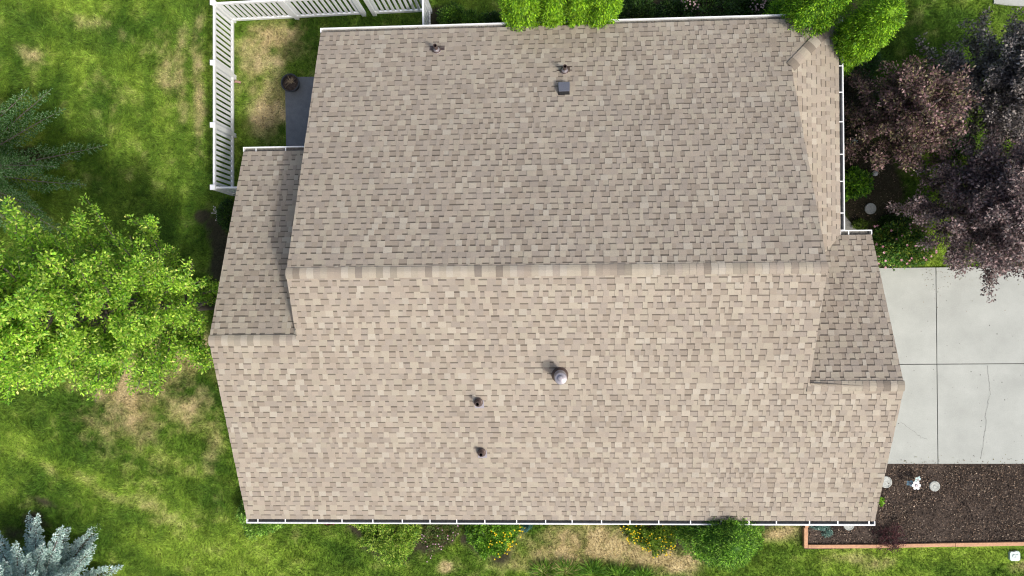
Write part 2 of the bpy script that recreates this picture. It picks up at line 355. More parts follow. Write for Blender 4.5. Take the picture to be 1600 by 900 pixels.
TL = [lin(165.6, 157.4, 142.9), lin(162.6, 154.4, 138.8), lin(166.7, 159.4, 145.9), lin(160.6, 152.4, 136.8)]
TM = [lin(154.5, 145.4, 132.8), lin(150.5, 141.4, 129.8), lin(157.6, 147.4, 133.8), lin(159.6, 150.4, 135.8)]
TD = [lin(145.4, 135.5, 122.7), lin(148.5, 138.4, 124.7)]
def tone(raised):
    r = random.random()
    if raised: c = random.choice(TL if r < .38 else TM if r < .97 else TD)
    else: c = random.choice(TL if r < .06 else TM if r < .62 else TD)
    return np.array(c)*random.uniform(.94, 1.06)
EXPO = .131
def shingles(name, fmap, bounds, v1, v0=0.0, label=None):
    """laminated shingles; fmap(u, v, t) -> xyz, bounds(v) -> u0, u1; each course has raised tabs over a base layer"""
    b = MB(); k = 0; v = v0
    while v < v1-1e-4:
        ve = min(v+EXPO, v1); c0 = bounds(v+1e-4); c1 = bounds(ve-1e-4)
        lo, hi = min(c0[0], c1[0]), max(c0[1], c1[1])
        u = lo-random.uniform(0, .25); raised = random.random() < .5
        wob = random.uniform(-.002, .002)
        while u < hi:
            w = random.choice([.08, .10, .12, .14, .17, .19]) if raised else random.choice([.09, .12, .15, .18])
            ua0, ub0 = max(u, c0[0]), min(u+w, c0[1]); ua1, ub1 = max(u, c1[0]), min(u+w, c1[1])
            if ub0-ua0 > .004 or ub1-ua1 > .004:
                ua0, ub0 = min(ua0, c0[1]), max(ub0, c0[0]); ua1, ub1 = min(ua1, c1[1]), max(ub1, c1[0])
                va = v+wob+random.uniform(-.0015, .0015)
                tl, th = (.021, .012) if raised else (.013, .004)
                c = tone(raised)
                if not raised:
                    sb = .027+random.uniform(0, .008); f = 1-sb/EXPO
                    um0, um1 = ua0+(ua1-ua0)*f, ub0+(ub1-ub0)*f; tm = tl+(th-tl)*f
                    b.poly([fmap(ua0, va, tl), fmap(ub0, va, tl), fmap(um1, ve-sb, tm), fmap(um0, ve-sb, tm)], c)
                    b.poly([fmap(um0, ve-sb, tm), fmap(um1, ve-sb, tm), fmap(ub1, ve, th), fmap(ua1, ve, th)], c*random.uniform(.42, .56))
                else:
                    b.poly([fmap(ua0, va, tl), fmap(ub0, va, tl), fmap(ub1, ve, th), fmap(ua1, ve, th)], c)
                    b.poly([fmap(ua0, va, 0), fmap(ua0, va, tl), fmap(ua1, ve, th), fmap(ua1, ve, 0)], c*.85)
                    b.poly([fmap(ub0, va, 0), fmap(ub0, va, tl), fmap(ub1, ve, th), fmap(ub1, ve, 0)], c*.85)
                b.poly([fmap(ua0, va, -.004), fmap(ub0, va, -.004), fmap(ub0, va, tl), fmap(ua0, va, tl)], c*.8)
            u += w; raised = (not raised) if random.random() < .95 else raised
        v = ve; k += 1
    o = b.build(name, M['shingle'], house, col=True)
    if label: o['label'] = label
    return o
zS = lambda y: E+P*y
def bS(v):
    if v < YR_: return (XLL, XRR)
    if v < YL_: return (XLL, XR)
    return (XL, XR)
sl_s = shingles('roof_slope', lambda u, v, t: (u, v, E+P*v+t), bS, YM)
slopN = YN-YM
def fN(u, v, t):
    yn = ynx(u); y = yn-v*(yn-YM)/slopN
    return (u, y, E+P*v+t)
hipk = XE-XR
sl_n = shingles('roof_slope', fN, lambda v: (XL, XE-v if v < hipk else XR), slopN)
sl_l = shingles('roof_slope', lambda u, v, t: (u, YNL-v, E+P*v+t), lambda v: (XLL, XL+.25), YNL-YL_)
sl_r = shingles('roof_slope', lambda u, v, t: (u, YNR-v, E+P*v+t), lambda v: (max(XE-v, XR-.25), XRR), YNR-YR_)
sl_e = shingles('roof_slope', lambda u, v, t: (XE-v, u, E+P*v+t), lambda v: (YNR-v, ynx(XR)-v if v < hipk else ynx(XR)-hipk-.4), hipk+.25)
for o, l in ((sl_s, 'wide sunlit roof slope along the bottom of the picture'), (sl_n, 'large shaded main roof slope facing away from the sun'),
             (sl_l, 'small lower roof slope beside the leafy tree'), (sl_r, 'small lower roof slope beside the driveway'), (sl_e, 'narrow pale roof slope along the side gutter')): o['label'] = l

# roof deck and fascia under the shingles
b = MB()
def deck(poly, zf, th=.15):
    poly = [np.array(p[:2], float) for p in poly]
    b.prism([(p[0], p[1], zf(p[0], p[1])-th) for p in poly], [(p[0], p[1], zf(p[0], p[1])-.006) for p in poly])
i = .015
deck([(XLL+i, i), (XRR-i, i), (XRR-i, YR_), (XLL+i, YR_)], lambda x, y: E+P*y)
deck([(XLL+i, YR_), (XR-i, YR_), (XR-i, YL_), (XLL+i, YL_)], lambda x, y: E+P*y)
deck([(XL+i, YL_), (XR-i, YL_), (XR-i, YM), (XL+i, YM)], lambda x, y: E+P*y)
deck([(XL+i, YM), (XR-i, YM), (XR-i, YN-i), (XL+i, YN-i)], lambda x, y: E+P*(YN-y))
deck([(XLL+i, YL_), (XL+.2, YL_), (XL+.2, YNL-i), (XLL+i, YNL-i)], lambda x, y: E+P*(YNL-y))
deck([(XR-.2, YR_), (XRR-i, YR_), (XRR-i, YNR-i), (XE-i, YNR-i), (XR-.2, YNR-1.3)], lambda x, y: E+P*(YNR-y))
deck([(XR-.25, YNR-1.4), (XE-i, YNR), (XE-i, YN+SKEW-.05), (XR-.0, YN-1.42), (XR-.25, YN-1.95)], lambda x, y: E+P*(XE-x))
b.build('fascia', M['trim'], house)

# ridge and hip caps: one folded piece per exposure
def caps(A, B, dz0, dz1, w=.118, label=None, n_len=.15):
    """A, B apex points; dz0/dz1: fall per metre on the two sides (left, right of A->B)"""
    A = np.array(A, float); B = np.array(B, float); L = np.linalg.norm(B-A); n = max(2, round(L/n_len)); d = (B-A)/L
    h = nrm(np.array([d[0], d[1], 0])); s = np.array([-h[1], h[0], 0]); b = MB()
    for k in range(n):
        a0 = A+d*L*k/n; a1 = A+d*(L*(k+1)/n+.004)
        r = random.random(); c = np.array(random.choice(TL if r < .5 else TM if r < .78 else TD))*random.uniform(.92, 1.05)
        if random.random() < .25: c = c*.74
        j = random.uniform(-.004, .004)
        t0, t1 = .036, .031
        def prof(p, t):
            pts = []
            for f in (-1, -.55, -.15, .15, .55, 1):
                wd = w*f+j; sl = dz0 if f > 0 else dz1
                rd = .012*max(0, 1-abs(f)*2.2)
                pts.append(p+s*wd+np.array([0, 0, t-sl*abs(wd)-rd]))
            return pts
        q0, q1 = prof(a0, t0), prof(a1, t1)
        for m in range(5): b.poly([q0[m], q0[m+1], q1[m+1], q1[m]], c)
        lo0, lo1 = prof(a0, 0.005), prof(a1, 0.005)
        b.poly([lo0[0], q0[0], q1[0], lo1[0]], c*.8); b.poly([q0[5], lo0[5], lo1[5], q1[5]], c*.8)
        for m in range(5): b.poly([lo0[m], lo0[m+1], q0[m+1], q0[m]], c*.8)
    o = b.build('ridge_cap', M['shingle'], house, col=True)
    if label: o['label'] = label
    return o
caps((XL-.01, YM, zS(YM)), (XR+.01, YM, zS(YM)), P, P, label='long main ridge of overlapping cap shingles')
caps((XLL-.01, YL_, zS(YL_)), (XL+.05, YL_, zS(YL_)), P, P, label='short lower ridge beside the leafy tree')
caps((XR-.04, YR_, zS(YR_)), (XRR+.01, YR_, zS(YR_)), P, P, label='short lower ridge beside the driveway')
caps((XE, ynx(XR), E), (XR, ynx(XR)-hipk, E+P*hipk), .30, .30, w=.135, n_len=.21, label='diagonal hip of cap shingles')

# walls: prisms under the gables, stepped back a few millimetres from one another
b = MB()
def gable(x0, x1, y0, y1, ridge_y, eave_y0, eave_y1, dz):
    pr = [(y0, -.05), (y1, -.05), (y1, E+P*(eave_y1-y1)-dz), (ridge_y, E+P*ridge_y-dz), (y0, E+P*(y0-eave_y0)-dz)]
    b.prism([(x0, y, z) for y, z in pr], [(x1, y, z) for y, z in pr])
gable(XL+.30, XR-.30, .45, YN-.42, YM, 0, YN, .17)
gable(XLL+.32, XL+.7, .455, YNL-.42, YL_, 0, YNL, .175)
gable(XR-.7, XRR-.32, .46, YNR-.42, YR_, 0, YNR, .18)
wl = b.build('wall', M['siding'], house)
b = MB(); gx = XRR-.32
b.box((gx-.02, 1.0, .06), (gx+.03, 5.8, 2.2)); b.build('garage_door', M['vinyl'], house, bevel=.01)

# gutters
def gutter(A, B, n, straps, label, phase=.3, endcaps=True):
    A = np.array(A, float); B = np.array(B, float); n = np.array(n, float); L = np.linalg.norm(B-A); d = (B-A)/L
    b = MB(); z = E-.008
    white = [(0.0, -.02), (0.0, -.115), (.10, -.115), (.114, -.05), (.114, .0), (.085, .0), (.085, -.012), (.102, -.016), (.102, -.05), (.092, -.1)]
    inner = [(.092, -.1), (.008, -.1), (.008, -.02), (.0, -.02)]
    P3 = lambda p, o: p+n*o[0]+np.array([0, 0, z+o[1]])
    for prof, mi in ((white, 0), (inner, 1)):
        for k in range(len(prof)-1):
            b.poly([P3(A, prof[k]), P3(B, prof[k]), P3(B, prof[k+1]), P3(A, prof[k+1])], mi=mi)
    for p, s in ((A, -1), (B, 1)):
        ring = [(0, -.02), (0, -.115), (.10, -.115), (.114, -.05), (.114, .0), (0, .0)]
        b.prism([P3(p, o) for o in ring], [P3(p+d*s*.018, o) for o in ring])
    o = b.build('gutter', [M['gutter'], M['grime']], house); o['label'] = label
    if straps:
        t = phase
        while t < L-.05:
            c = A+d*(t+random.uniform(-.06, .06)); b = MB()
            q = [c-d*.013-n*.0, c+d*.013-n*.0, c+d*.013+n*.1, c-d*.013+n*.1]
            b.prism([(*x[:2], z-.004) for x in q], [(*x[:2], z+.004) for x in q]); b.build('gutter_strap', M['gutter'], o)
            t += .71
    return o
gutter((XLL, -.005, 0), (XRR, -.005, 0), (0, -1, 0), True, 'long white gutter along the bottom eave')
nd = nrm(np.array([XE-XL, ynx(XE)-YN, 0])); nn = np.array([-nd[1], nd[0], 0])
gutter((XL, YN+.005, 0), (XE, ynx(XE)+.005, 0), nn, False, 'long white gutter along the top eave')
gutter((XLL, YNL+.005, 0), (XL-.0, YNL+.005, 0), (0, 1, 0), True, 'short white gutter beside the fenced yard')
gutter((XE+.005, YNR+.13, 0), (XE+.005, ynx(XE), 0), (1, 0, 0), True, 'side gutter beside the purple trees', phase=.45)
gutter((XE+.02, YNR+.005, 0), (XRR, YNR+.005, 0), (0, 1, 0), True, 'short gutter by the pink flowering shrub', phase=.2)

# roof penetrations (parts of the house)
def roof_pt(px, py, side):
    """world point on a roof slope under a photo pixel"""
    d = CAMR @ np.array([(px-800)/F, -(py-450)/F, -1.0]); o = np.array([CX, CY, CZ])
    z0, k = (E, P) if side == 's' else (E+P*YN, -P)     # z = z0 + k*y
    t = (z0+k*o[1]-o[2])/(d[2]-k*d[1]); return o+d*t
def boot(px, py, side, h, shiny, label):
    c = roof_pt(px, py, side); k = P if side == 's' else -P; tl = lambda x, y: k*y
    b = MB(); b.lathe([(.098, .018), (.092, .05), (.082, .085), (.07, .11), (.058, .135), (.05, .15)], 24, c, tilt=lambda x, y: k*y*max(0, 1))
    o = b.build('vent_pipe', M['galv'] if shiny else M['brownmetal'], house, smooth=True); o['label'] = label
    b = MB(); s = -1 if side == 's' else 1
    q = [(-.16, -.12), (.16, -.12), (.16, .13), (-.16, .13)]
    if side == 's': q = [(-.09, -.15), (.12, -.15), (.12, .04), (-.09, .04)]
    else: q = [(-.185, .0), (.185, .0), (.185, .125), (-.185, .125)]
    f = lambda x, y, z: (c[0]+x, c[1]+y, c[2]+z+k*y)
    b.prism([f(x, y, .012) for x, y in q], [f(x, y, .026) for x, y in q])
    b.build('flange', M['galv'] if side == 's' else M['brownmetal'], o)
    b = MB(); b.lathe([(.047, .05), (.047, h), (.036, h), (.036, h-.15)], 20, c)
    b.build('pipe', M['brownmetal'], o, smooth=False)
    b = MB(); b.lathe([(.0, h-.12), (.036, h-.12)], 20, c); b.build('bore', M['darkhole'], o)
    b = MB(); b.lathe([(.085, .055), (.102, .075), (.102, .09), (.08, .10)], 24, c, tilt=lambda x, y: k*y*.6)
    b.build('collar', M['brownmetal'], o, smooth=True)
boot(748, 628, 's', .36, False, 'open vent pipe at the middle left of the sunlit slope')
boot(753, 706, 's', .30, False, 'open vent pipe lower down on the sunlit slope')
boot(683, 79, 'n', .36, True, 'vent pipe near the top eave, nearest the fence')
boot(882, 111, 'n', .36, True, 'vent pipe above the square roof vent')
c = roof_pt(875, 586, 's')
b = MB(); b.lathe([(.19, .01), (.17, .05), (.135, .10), (.125, .12)], 28, c, tilt=lambda x, y: P*y)
fl = b.build('flue', M['brownmetal'], house, smooth=True); fl['label'] = 'round grey capped flue'
b = MB(); b.lathe([(.115, .05), (.115, .50)], 28, c); b.build('pipe', M['brownmetal'], fl, smooth=True)
b = MB(); b.lathe([(.14, .20), (.14, .215), (.118, .25)], 28, c); b.build('storm_collar', M['galv'], fl, smooth=True)
b = MB(); b.lathe([(.135, .44), (.135, .60), (.125, .615), (.07, .635), (.065, .66), (.035, .672), (.0, .674)], 28, c); b.build('cap', M['galv'], fl)
# square vent: a shallow hood on a flange
c = roof_pt(881, 139, 'n'); f = lambda x, y, z: (c[0]+x, c[1]+y, c[2]+z-P*y)
b = MB(); q = [(-.135, -.17), (.135, -.17), (.135, .155), (-.135, .155)]; q2 = [(-.115, -.10), (.115, -.10), (.125, .135), (-.125, .135)]
b.prism([f(x, y, .01) for x, y in q], [f(x, y, .12+(.02 if y > 0 else 0)) for x, y in q2])
bx = b.build('roof_vent', M['blackplastic'], house, bevel=.006); bx['label'] = 'square slate grey roof vent'
b = MB(); q = [(-.128, -.105), (.128, -.105), (.136, .135), (-.136, .135)]
b.prism([f(x, y, .125+(.03 if y > 0 else -.004)) for x, y in q], [f(x, y, .143+(.03 if y > 0 else -.004)) for x, y in q]); b.build('hood', M['slate'], bx, bevel=.008)

# ------------------------------------------------------------------ fence
FH = 1.31
fc = at(366, 33); fsw = at(366, 303); 
fence = empty('fence', fc, 'white vinyl picket fence around the corner yard', 'fence')
p465 = at(465, 28); p567 = at(569, 22.5); p583 = at(586, 22); p672 = at(672, 18)
fse = np.array([XLL+.33, fsw[1]-.02, 0]); hN = np.array([p672[0]+.02, YN-.42, 0])
def post(p):
    b = MB(); s = .058
    b.box((p[0]-s, p[1]-s, -.05), (p[0]+s, p[1]+s, FH+.03)); o = b.build('post', M['vinyl'], fence)
    b = MB(); s = .075; b.prism([(p[0]+a*s, p[1]+c*s, FH+.03) for a, c in ((-1, -1), (1, -1), (1, 1), (-1, 1))], [(p[0]+a*s*.9, p[1]+c*s*.9, FH+.055) for a, c in ((-1, -1), (1, -1), (1, 1), (-1, 1))])
    b.build('post_cap', M['vinyl'], o)
def bay(a, c):
    d = nrm(c-a); L = np.linalg.norm(c-a); m = (a+c)/2
    for z0, z1, w in ((FH-.13, FH-.03, .052), (.06, .18, .052)):
        b = MB(); b.obox(m, d, L-.10, w, z0, z1); b.build('rail', M['vinyl'], fence, bevel=.004)
    b = MB(); n = int(round((L-.12)/.147)); 
    for k in range(n):
        t = .06+(L-.12)*(k+.5)/n; b.obox(a+d*t, d, .078, .024, .18, FH-.13)
    b.build('picket_panel', M['vinyl'], fence)
w1, w2 = at(366, 121), at(366, 212)
posts = [fc, w1, w2, fsw, p465, p567, p583, p672, fse, hN]
for p in posts: post(p)
for a, c in ((fc, w1), (w1, w2), (w2, fsw), (fsw, fse), (fc, p465), (p465, p567), (p583, p672), (p672, hN)): bay(a, c)

# ------------------------------------------------------------------ small things on the ground
def pot():
    c = at(459, 134, .035); t = empty('flower_pot', c, 'round black flower pot with a dead plant on the grey slab', 'pot')
    c = np.array(c)
    b = MB(); b.lathe([(.17, 0), (.235, .27), (.262, .28), (.262, .315), (.235, .315), (.225, .24)], 32, c); b.build('pot', M['pot'], t, smooth=False)
    b = MB(); b.lathe([(.0, .25), (.1, .262), (.228, .24)], 24, c); b.build('soil', M['soil'], t)
    b = MB()
    for k in range(22):
        a = random.uniform(0, 6.28); r = random.uniform(.05, .24); h = random.uniform(.02, .12)
        p0 = c+np.array([random.uniform(-.05, .05), random.uniform(-.02, .1), .25]); p1 = p0+np.array([math.cos(a)*r*.6, math.sin(a)*r*.6+.03, h]); p2 = p0+np.array([math.cos(a)*r, math.sin(a)*r+.05, h*.5])
        b.tube([p0, p1, p2], [.006, .004, .002], 5)
    b.build('dead_stem', M['straw'], t)
pot()
def stone(px, py, r, label, z=.06, rough=True):
    c = at(px, py, z); t = MB(); n = 30
    prof = [(r, -.04), (r, .018), (r-.012, .03), (r-.03, .03), (r-.035, .024)]+[(r*f, .024+(random.uniform(-.006, .012) if rough else 0)) for f in (.75, .55, .35, .15)]+[(0, .028)]
    t.lathe(prof, n, c); return tag(t.build('stepping_stone', M['stone'], smooth=False), label, 'stepping stone', 'round stepping stones')
stone(1460, 759.5, .145, 'round embossed stepping stone right of the flower ornaments')
stone(1384, 753, .165, 'plain round stepping stone half under the roof edge by the driveway', rough=False)
stone(1360, 326, .155, 'round pale stepping stone on bare soil near the side gutter', z=.02, rough=False)
stone(1326, 820, .15, 'shaded round stepping stone peeking out under the bottom gutter', rough=False)
def flower(px, py, r, m, label, h, petals=6, tilt=(0, 0)):
    g = at(px, py, h); t = empty('flower_ornament', (g[0], g[1], .055), label, 'garden ornament', 'metal flower ornaments'); c = np.array([g[0], g[1], h])
    b = MB()
    for k in range(petals):
        a = 2*math.pi*k/petals; u = np.array([math.cos(a), math.sin(a), 0]); s = np.array([-u[1], u[0], 0]); Z3 = np.array([0, 0, 1])
        ring = [c+u*r*.15+s*r*.12, c+u*r*.55+s*r*.36, c+u*r*.9+s*r*.30+Z3*.01, c+u*r*1.02, c+u*r*.9-s*r*.30+Z3*.01, c+u*r*.55-s*r*.36, c+u*r*.15-s*r*.12]
        off = .002*k
        ring = [p+Z3*off+np.array([0, 0, (p-c)[0]*tilt[0]+(p-c)[1]*tilt[1]]) for p in ring]
        b.prism(ring, [p+Z3*.006 for p in ring])
    b.build('petals', m, t)
    b = MB(); b.lathe([(r*.32, .016), (r*.30, .03), (r*.2, .035), (r*.16, .028), (0, .03)], 20, c); b.build('flower_centre', M['galv'], t)
    b = MB(); b.tube([(g[0], g[1], .03), (g[0], g[1], h)], [.006, .006], 6); b.build('stake', M['galv'], t)
flower(1431.5, 758.5, .125, M['whiteglaze'], 'white six petalled flower ornament on the soil bed', .42)
flower(1422, 755, .09, M['blueglaze'], 'blue flower ornament left of the white one', .30, 5, (.5, .2))
flower(1433.5, 749, .10, M['paleglaze'], 'pale aqua flower ornament above the white one', .25, 5, (-.3, .5))
def bird():
    c = at(1334, 223, .5); t = empty('yard_ornament', (c[0], c[1], 0), 'pale blue glazed bird ornament with a wire ring beside the side gutter', 'garden ornament')
    b = MB(); r = .12; rc = c+np.array([-.08, .03, 0])
    b.tube([rc+np.array([math.cos(a)*r, math.sin(a)*r, .02*math.sin(a)]) for a in np.linspace(.9, 5.6, 16)], [.006]*16, 6); b.build('wire_ring', M['wire'], t)
    b = MB(); d = nrm(np.array([.8, .5, 0])); s = np.array([-d[1], d[0], 0])
    b.tube([c-d*.12, c-d*.05, c+d*.03, c+d*.12], [.02, .05, .04, .012], 10); b.build('body', M['paleglaze'], t, smooth=True)
    b = MB()
    for sg in (-1, 1):
        q = [c+d*.04*k+s*sg*w for k, w in ((-1.5, .02), (-.8, .09), (1.2, .10), (2.6, .05), (1.5, .02))]
        b.prism([p+np.array([0, 0, .02]) for p in q], [p+np.array([0, 0, .03]) for p in q])
    b.build('wing', M['paleglaze'], t); b = MB(); b.tube([(c[0], c[1], 0), c], [.007, .007], 6); b.build('stake', M['wire'], t)
bird()
b = MB(); c = at(1367, 271, .03); b.lathe([(.07, -.03), (.085, .02), (.06, .06), (0, .075)], 9, c)
tag(b.build('white_rock', M['whiteglaze'], smooth=True), 'small white rock on the shaded grass below the brownish plum tree', 'rock')
# irrigation lid
c = at(1585.5, 868.5, .03); t = empty('valve_box', (c[0], c[1], 0), 'pale green plastic valve box lid in the lawn', 'valve box')
b = MB(); w = .145
q = [(-1, -.7), (-.7, -1), (.7, -1), (1, -.7), (1, .55), (.75, .95), (.25, 1.0), (-.2, .85), (-.75, .9), (-1, .6)]
b.prism([(c[0]+x*w, c[1]+y*w, -.02) for x, y in q], [(c[0]+x*w*.96, c[1]+y*w*.96, .05) for x, y in q]); b.build('lid', M['valve'], t, bevel=.008)
b = MB(); b.lathe([(.05, .05), (.05, .064), (.035, .064), (.03, .056), (0, .056)], 18, (c[0]-.02, c[1], 0)); b.obox((c[0]+.04, c[1]+.03), (1, .4), .10, .02, .05, .06); b.build('handle', M['valve'], t)
b = MB(); c = at(371, 128, .0); b.prism([(c[0]+x, c[1]+y, -.01) for x, y in ((-.1, -.02), (.09, -.05), (.11, .02), (-.06, .05))], [(c[0]+x*.8, c[1]+y*.8, .035) for x, y in ((-.1, -.02), (.09, -.05), (.11, .02), (-.06, .05))])
tag(b.build('terracotta_shard', M['brick']), 'small terracotta shard on the dry grass inside the fence', 'shard')

# timber edging
edge = empty('timber_edging', at(1257, 857), 'orange cedar timber edging around the dark soil bed', 'garden edging')
def timber(a, c, w, h, j=.004):
    a = np.array(a); c = np.array(c); d = nrm(c-a); b = MB(); b.obox((a+c)/2, d, np.linalg.norm(c-a)-j, w, -.06, h); b.build('timber', M['timber'], edge, bevel=.006)
zc = .13
timber(at(1260.5, 815, zc), at(1260.5, 824.5, zc), .095, zc+.01); timber(at(1259.5, 824.5, zc), at(1259.5, 857, zc), .10, zc)
k0, k1, k2, k3 = at(1263, 854.3, zc), at(1369, 854, zc), at(1493, 851.5, zc), at(1690, 848.5, zc)
timber(k0, k1, .10, zc); timber(k1, k2, .098, zc-.003); timber(k2, k3, .102, zc+.004)

# bark chips, one heap of small flakes
def chips(n, poly_px, z, cols, nm, s=(.008, .03)):
    xs_ = [p[0] for p in poly_px]; ys_ = [p[1] for p in poly_px]; pts = []
    import itertools
    def inside(x, y):
        r = False; j = len(poly_px)-1
        for i in range(len(poly_px)):
            xi, yi = poly_px[i]; xj, yj = poly_px[j]
            if (yi > y) != (yj > y) and x < (xj-xi)*(y-yi)/(yj-yi)+xi: r = not r
            j = i
        return r
    while len(pts) < n:
        x = random.uniform(min(xs_), max(xs_)); y = random.uniform(min(ys_), max(ys_))
        if inside(x, y) and random.random() < .25+1.1*float(vnoise(x*.03, y*.03)): pts.append(at(x, y, z))
    B = np.array(pts); B[:, 2] += R.random(n)*.015
    D = nrm(np.stack([R.normal(size=n), R.normal(size=n), R.normal(size=n)*.35], 1)); L = R.uniform(s[0], s[1], n)**1.0
    P4 = leaf_faces(B, D, L*1.4, L*R.uniform(.3, .9, n), .1, up=(0, 0, 1))
    return tag(faces_np(nm, P4, pal(cols, n, j=.3), M['chip']), 'loose bark chips and clods scattered over the dark soil bed' if nm == 'bark_chips' else 'loose debris on the bare soil by the side gutter', 'bark chips', kind='stuff')
CH = [lin(76, 62, 52), lin(98, 82, 68), lin(118, 100, 84), lin(60, 50, 44), lin(50, 43, 38), lin(70, 58, 49), lin(54, 46, 40), lin(140, 126, 110)]
chips(15000, [(1257, 852), (1257, 816), (1365, 816), (1392, 727), (1604, 727), (1604, 848)], .058, CH, 'bark_chips', (.012, .05))
chips(3500, [(1314, 200), (1380, 250), (1450, 330), (1400, 350), (1345, 365), (1314, 325)], .006, CH, 'soil_debris')

# ------------------------------------------------------------------ grass blades
def grass(n):
    x = R.uniform(-16.0, 16.3, n*2); y = R.uniform(-3.6, 15.1, n*2)
    hs = ((x > XLL+.1) & (x < XRR-.1) & (y > .1) & (y < YNL-.1)) | ((x > XL+.1) & (x < XE-.1) & (y > .1) & (y < YN-.1))
    dr = (x > dx0) & (y > dy0-.02) & (y < dy1+.02)
    bd = (x > at(1257, 850)[0]) & (y > at(1300, 856)[1]) & (y < dy1)
    pa = (x > at(446, 121)[0]-.02) & (x < XLL+2) & (y < at(446, 121)[1]+.02) & (y > YNL-.5)
    wk = (x > XE) & (x < at(1344, 363)[0]) & (y > YNR-.5) & (y < at(1314, 331)[1]) & ((x-XE) < (at(1314, 331)[1]-y)*1.0+.0)
    sw = (x > at(1552, 0)[0]) & (y > at(1560, 8)[1])
    k = ~(hs | dr | bd | pa | wk | sw); x, y = x[k][:n], y[k][:n]
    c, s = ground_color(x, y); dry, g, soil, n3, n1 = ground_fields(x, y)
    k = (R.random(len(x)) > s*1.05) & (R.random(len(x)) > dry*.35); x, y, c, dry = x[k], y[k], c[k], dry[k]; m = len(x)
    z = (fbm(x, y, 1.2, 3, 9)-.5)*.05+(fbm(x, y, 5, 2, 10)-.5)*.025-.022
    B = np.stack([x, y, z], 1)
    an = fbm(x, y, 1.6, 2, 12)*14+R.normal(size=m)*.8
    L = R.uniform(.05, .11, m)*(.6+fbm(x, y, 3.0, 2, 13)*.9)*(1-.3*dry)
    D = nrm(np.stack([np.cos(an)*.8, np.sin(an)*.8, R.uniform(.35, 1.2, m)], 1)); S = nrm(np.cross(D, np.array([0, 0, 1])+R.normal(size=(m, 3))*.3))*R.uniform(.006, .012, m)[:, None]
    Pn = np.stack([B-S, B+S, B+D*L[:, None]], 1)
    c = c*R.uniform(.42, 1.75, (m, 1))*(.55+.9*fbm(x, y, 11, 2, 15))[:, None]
    o = faces_np('grass', Pn, np.clip(c*1.05, 0, 1), M['blade']); return tag(o, 'short mown grass with green and dried tan patches', 'grass', kind='stuff')
grass(560000)

# ------------------------------------------------------------------ plants
def clump_leaves(centres, rc, per, L, W, cols, outward=None, upb=.4, flat=1.0, w=None, j=.18, jc=.14, up=(0, 0, 1), cvar=True):
    n = len(centres)*per; C0 = np.repeat(centres, per, 0); rcs = np.broadcast_to(rc, (len(centres),)).repeat(per)[:, None]
    off = nrm(R.normal(size=(n, 3)))*(R.random((n, 1))**.45)*rcs; off[:, 2] *= flat
    B = C0+off; D = nrm(off)*.8+R.normal(size=(n, 3))*.5; D[:, 2] += upb
    if outward is not None: D = D+np.repeat(outward, per, 0)
    D = nrm(D); Ls = R.uniform(.7, 1.25, n)*L; P4 = leaf_faces(B, D, Ls, Ls*W/L*R.uniform(.8, 1.2, n), .2, up=up)
    c = pal(cols, n, w, j)
    if cvar: c = c*np.repeat(1+R.normal(size=(len(centres), 1))*jc, per, 0)
    return P4, np.clip(c, .003, 1)
def dome(n, rx, ry, h, lump=.16, k=0, low=.0):
    d = nrm(R.normal(size=(n, 3))); d[:, 2] = np.abs(d[:, 2])*(1-low)+low*.0
    th = np.arctan2(d[:, 1], d[:, 0]); r = 1+lump*2*(fbm(th*1.7+5, d[:, 2]*3, 1.0, 3, 20+k)-.5)*2
    z = np.clip(d[:, 2], .03, 1); xy = np.sqrt(np.maximum(1-z**2.6, .02))/np.maximum(np.hypot(d[:, 0], d[:, 1]), 1e-6)
    xy = np.where(z > .93, np.minimum(xy, 1.6), xy)
    return np.stack([d[:, 0]*rx*r*xy, d[:, 1]*ry*r*xy, z*h*r], 1), d
def stems(t, c, h, rx, n=7, m='bark', r=.016):
    b = MB()
    for k in range(n):
        a = random.uniform(0, 6.28); f = random.uniform(.3, .75)
        p2 = c+np.array([math.cos(a)*rx*f, math.sin(a)*rx*f, h*random.uniform(.55, .85)])
        b.tube([c+np.array([math.cos(a)*.004, math.sin(a)*.004, -.03]), c+(p2-c)*.5+np.array([0, 0, h*.08]), p2], [r, r*.7, r*.3], 5)
    b.build('stem', M[m], t)
def bush(name, c, rx, ry, h, ncl, per, L, W, cols, label, cat='shrub', group=None, rc=.09, flowers=None, lump=.14, k=0, upb=.1, shell=.62, w=None, m='leaf', j=.18):
    ncl = int(ncl*1.7); c = np.array([c[0], c[1], 0.0]); t = empty(name, c, label, cat, group)
    pts, d = dome(ncl, rx-rc*.6, ry-rc*.6, h-rc*.6, lump, k); pts = pts*R.uniform(shell, 1.0, (ncl, 1))**.7
    pts[:, 2] = np.maximum(pts[:, 2], .05)
    P4, cc = clump_leaves(c+pts, rc, per, L, W, cols, outward=d*.7, upb=upb, w=w, j=j, jc=.26)
    faces_np('foliage', P4, cc, M[m], t); stems(t, c, h, rx)
    if flowers:
        nf, fs, fc_, mask = flowers
        pts, d = dome(nf*6, rx*1.0, ry*1.0, h*1.0, lump, k); keep = mask(pts) if mask else np.ones(len(pts), bool)
        pts, d = pts[keep][:nf], d[keep][:nf]; n = len(pts); B = np.repeat(c+pts*1.02+np.array([0, 0, .02]), 5, 0); a = np.tile(np.arange(5)*1.2566, n)
        D = nrm(np.stack([np.cos(a), np.sin(a), np.full(len(a), .35)], 1)+np.repeat(d, 5, 0)*.4)
        faces_np('blossom', leaf_faces(B, D, fs, fs*.8, .1, up=(0, 0, 1)), pal(fc_, len(B), j=.1), M['petal'], t)
    return t

GREEN = [lin(92, 130, 40), lin(116, 154, 50), lin(66, 104, 32)]
DGREEN = [lin(58, 90, 34), lin(74, 106, 40), lin(42, 70, 28)]
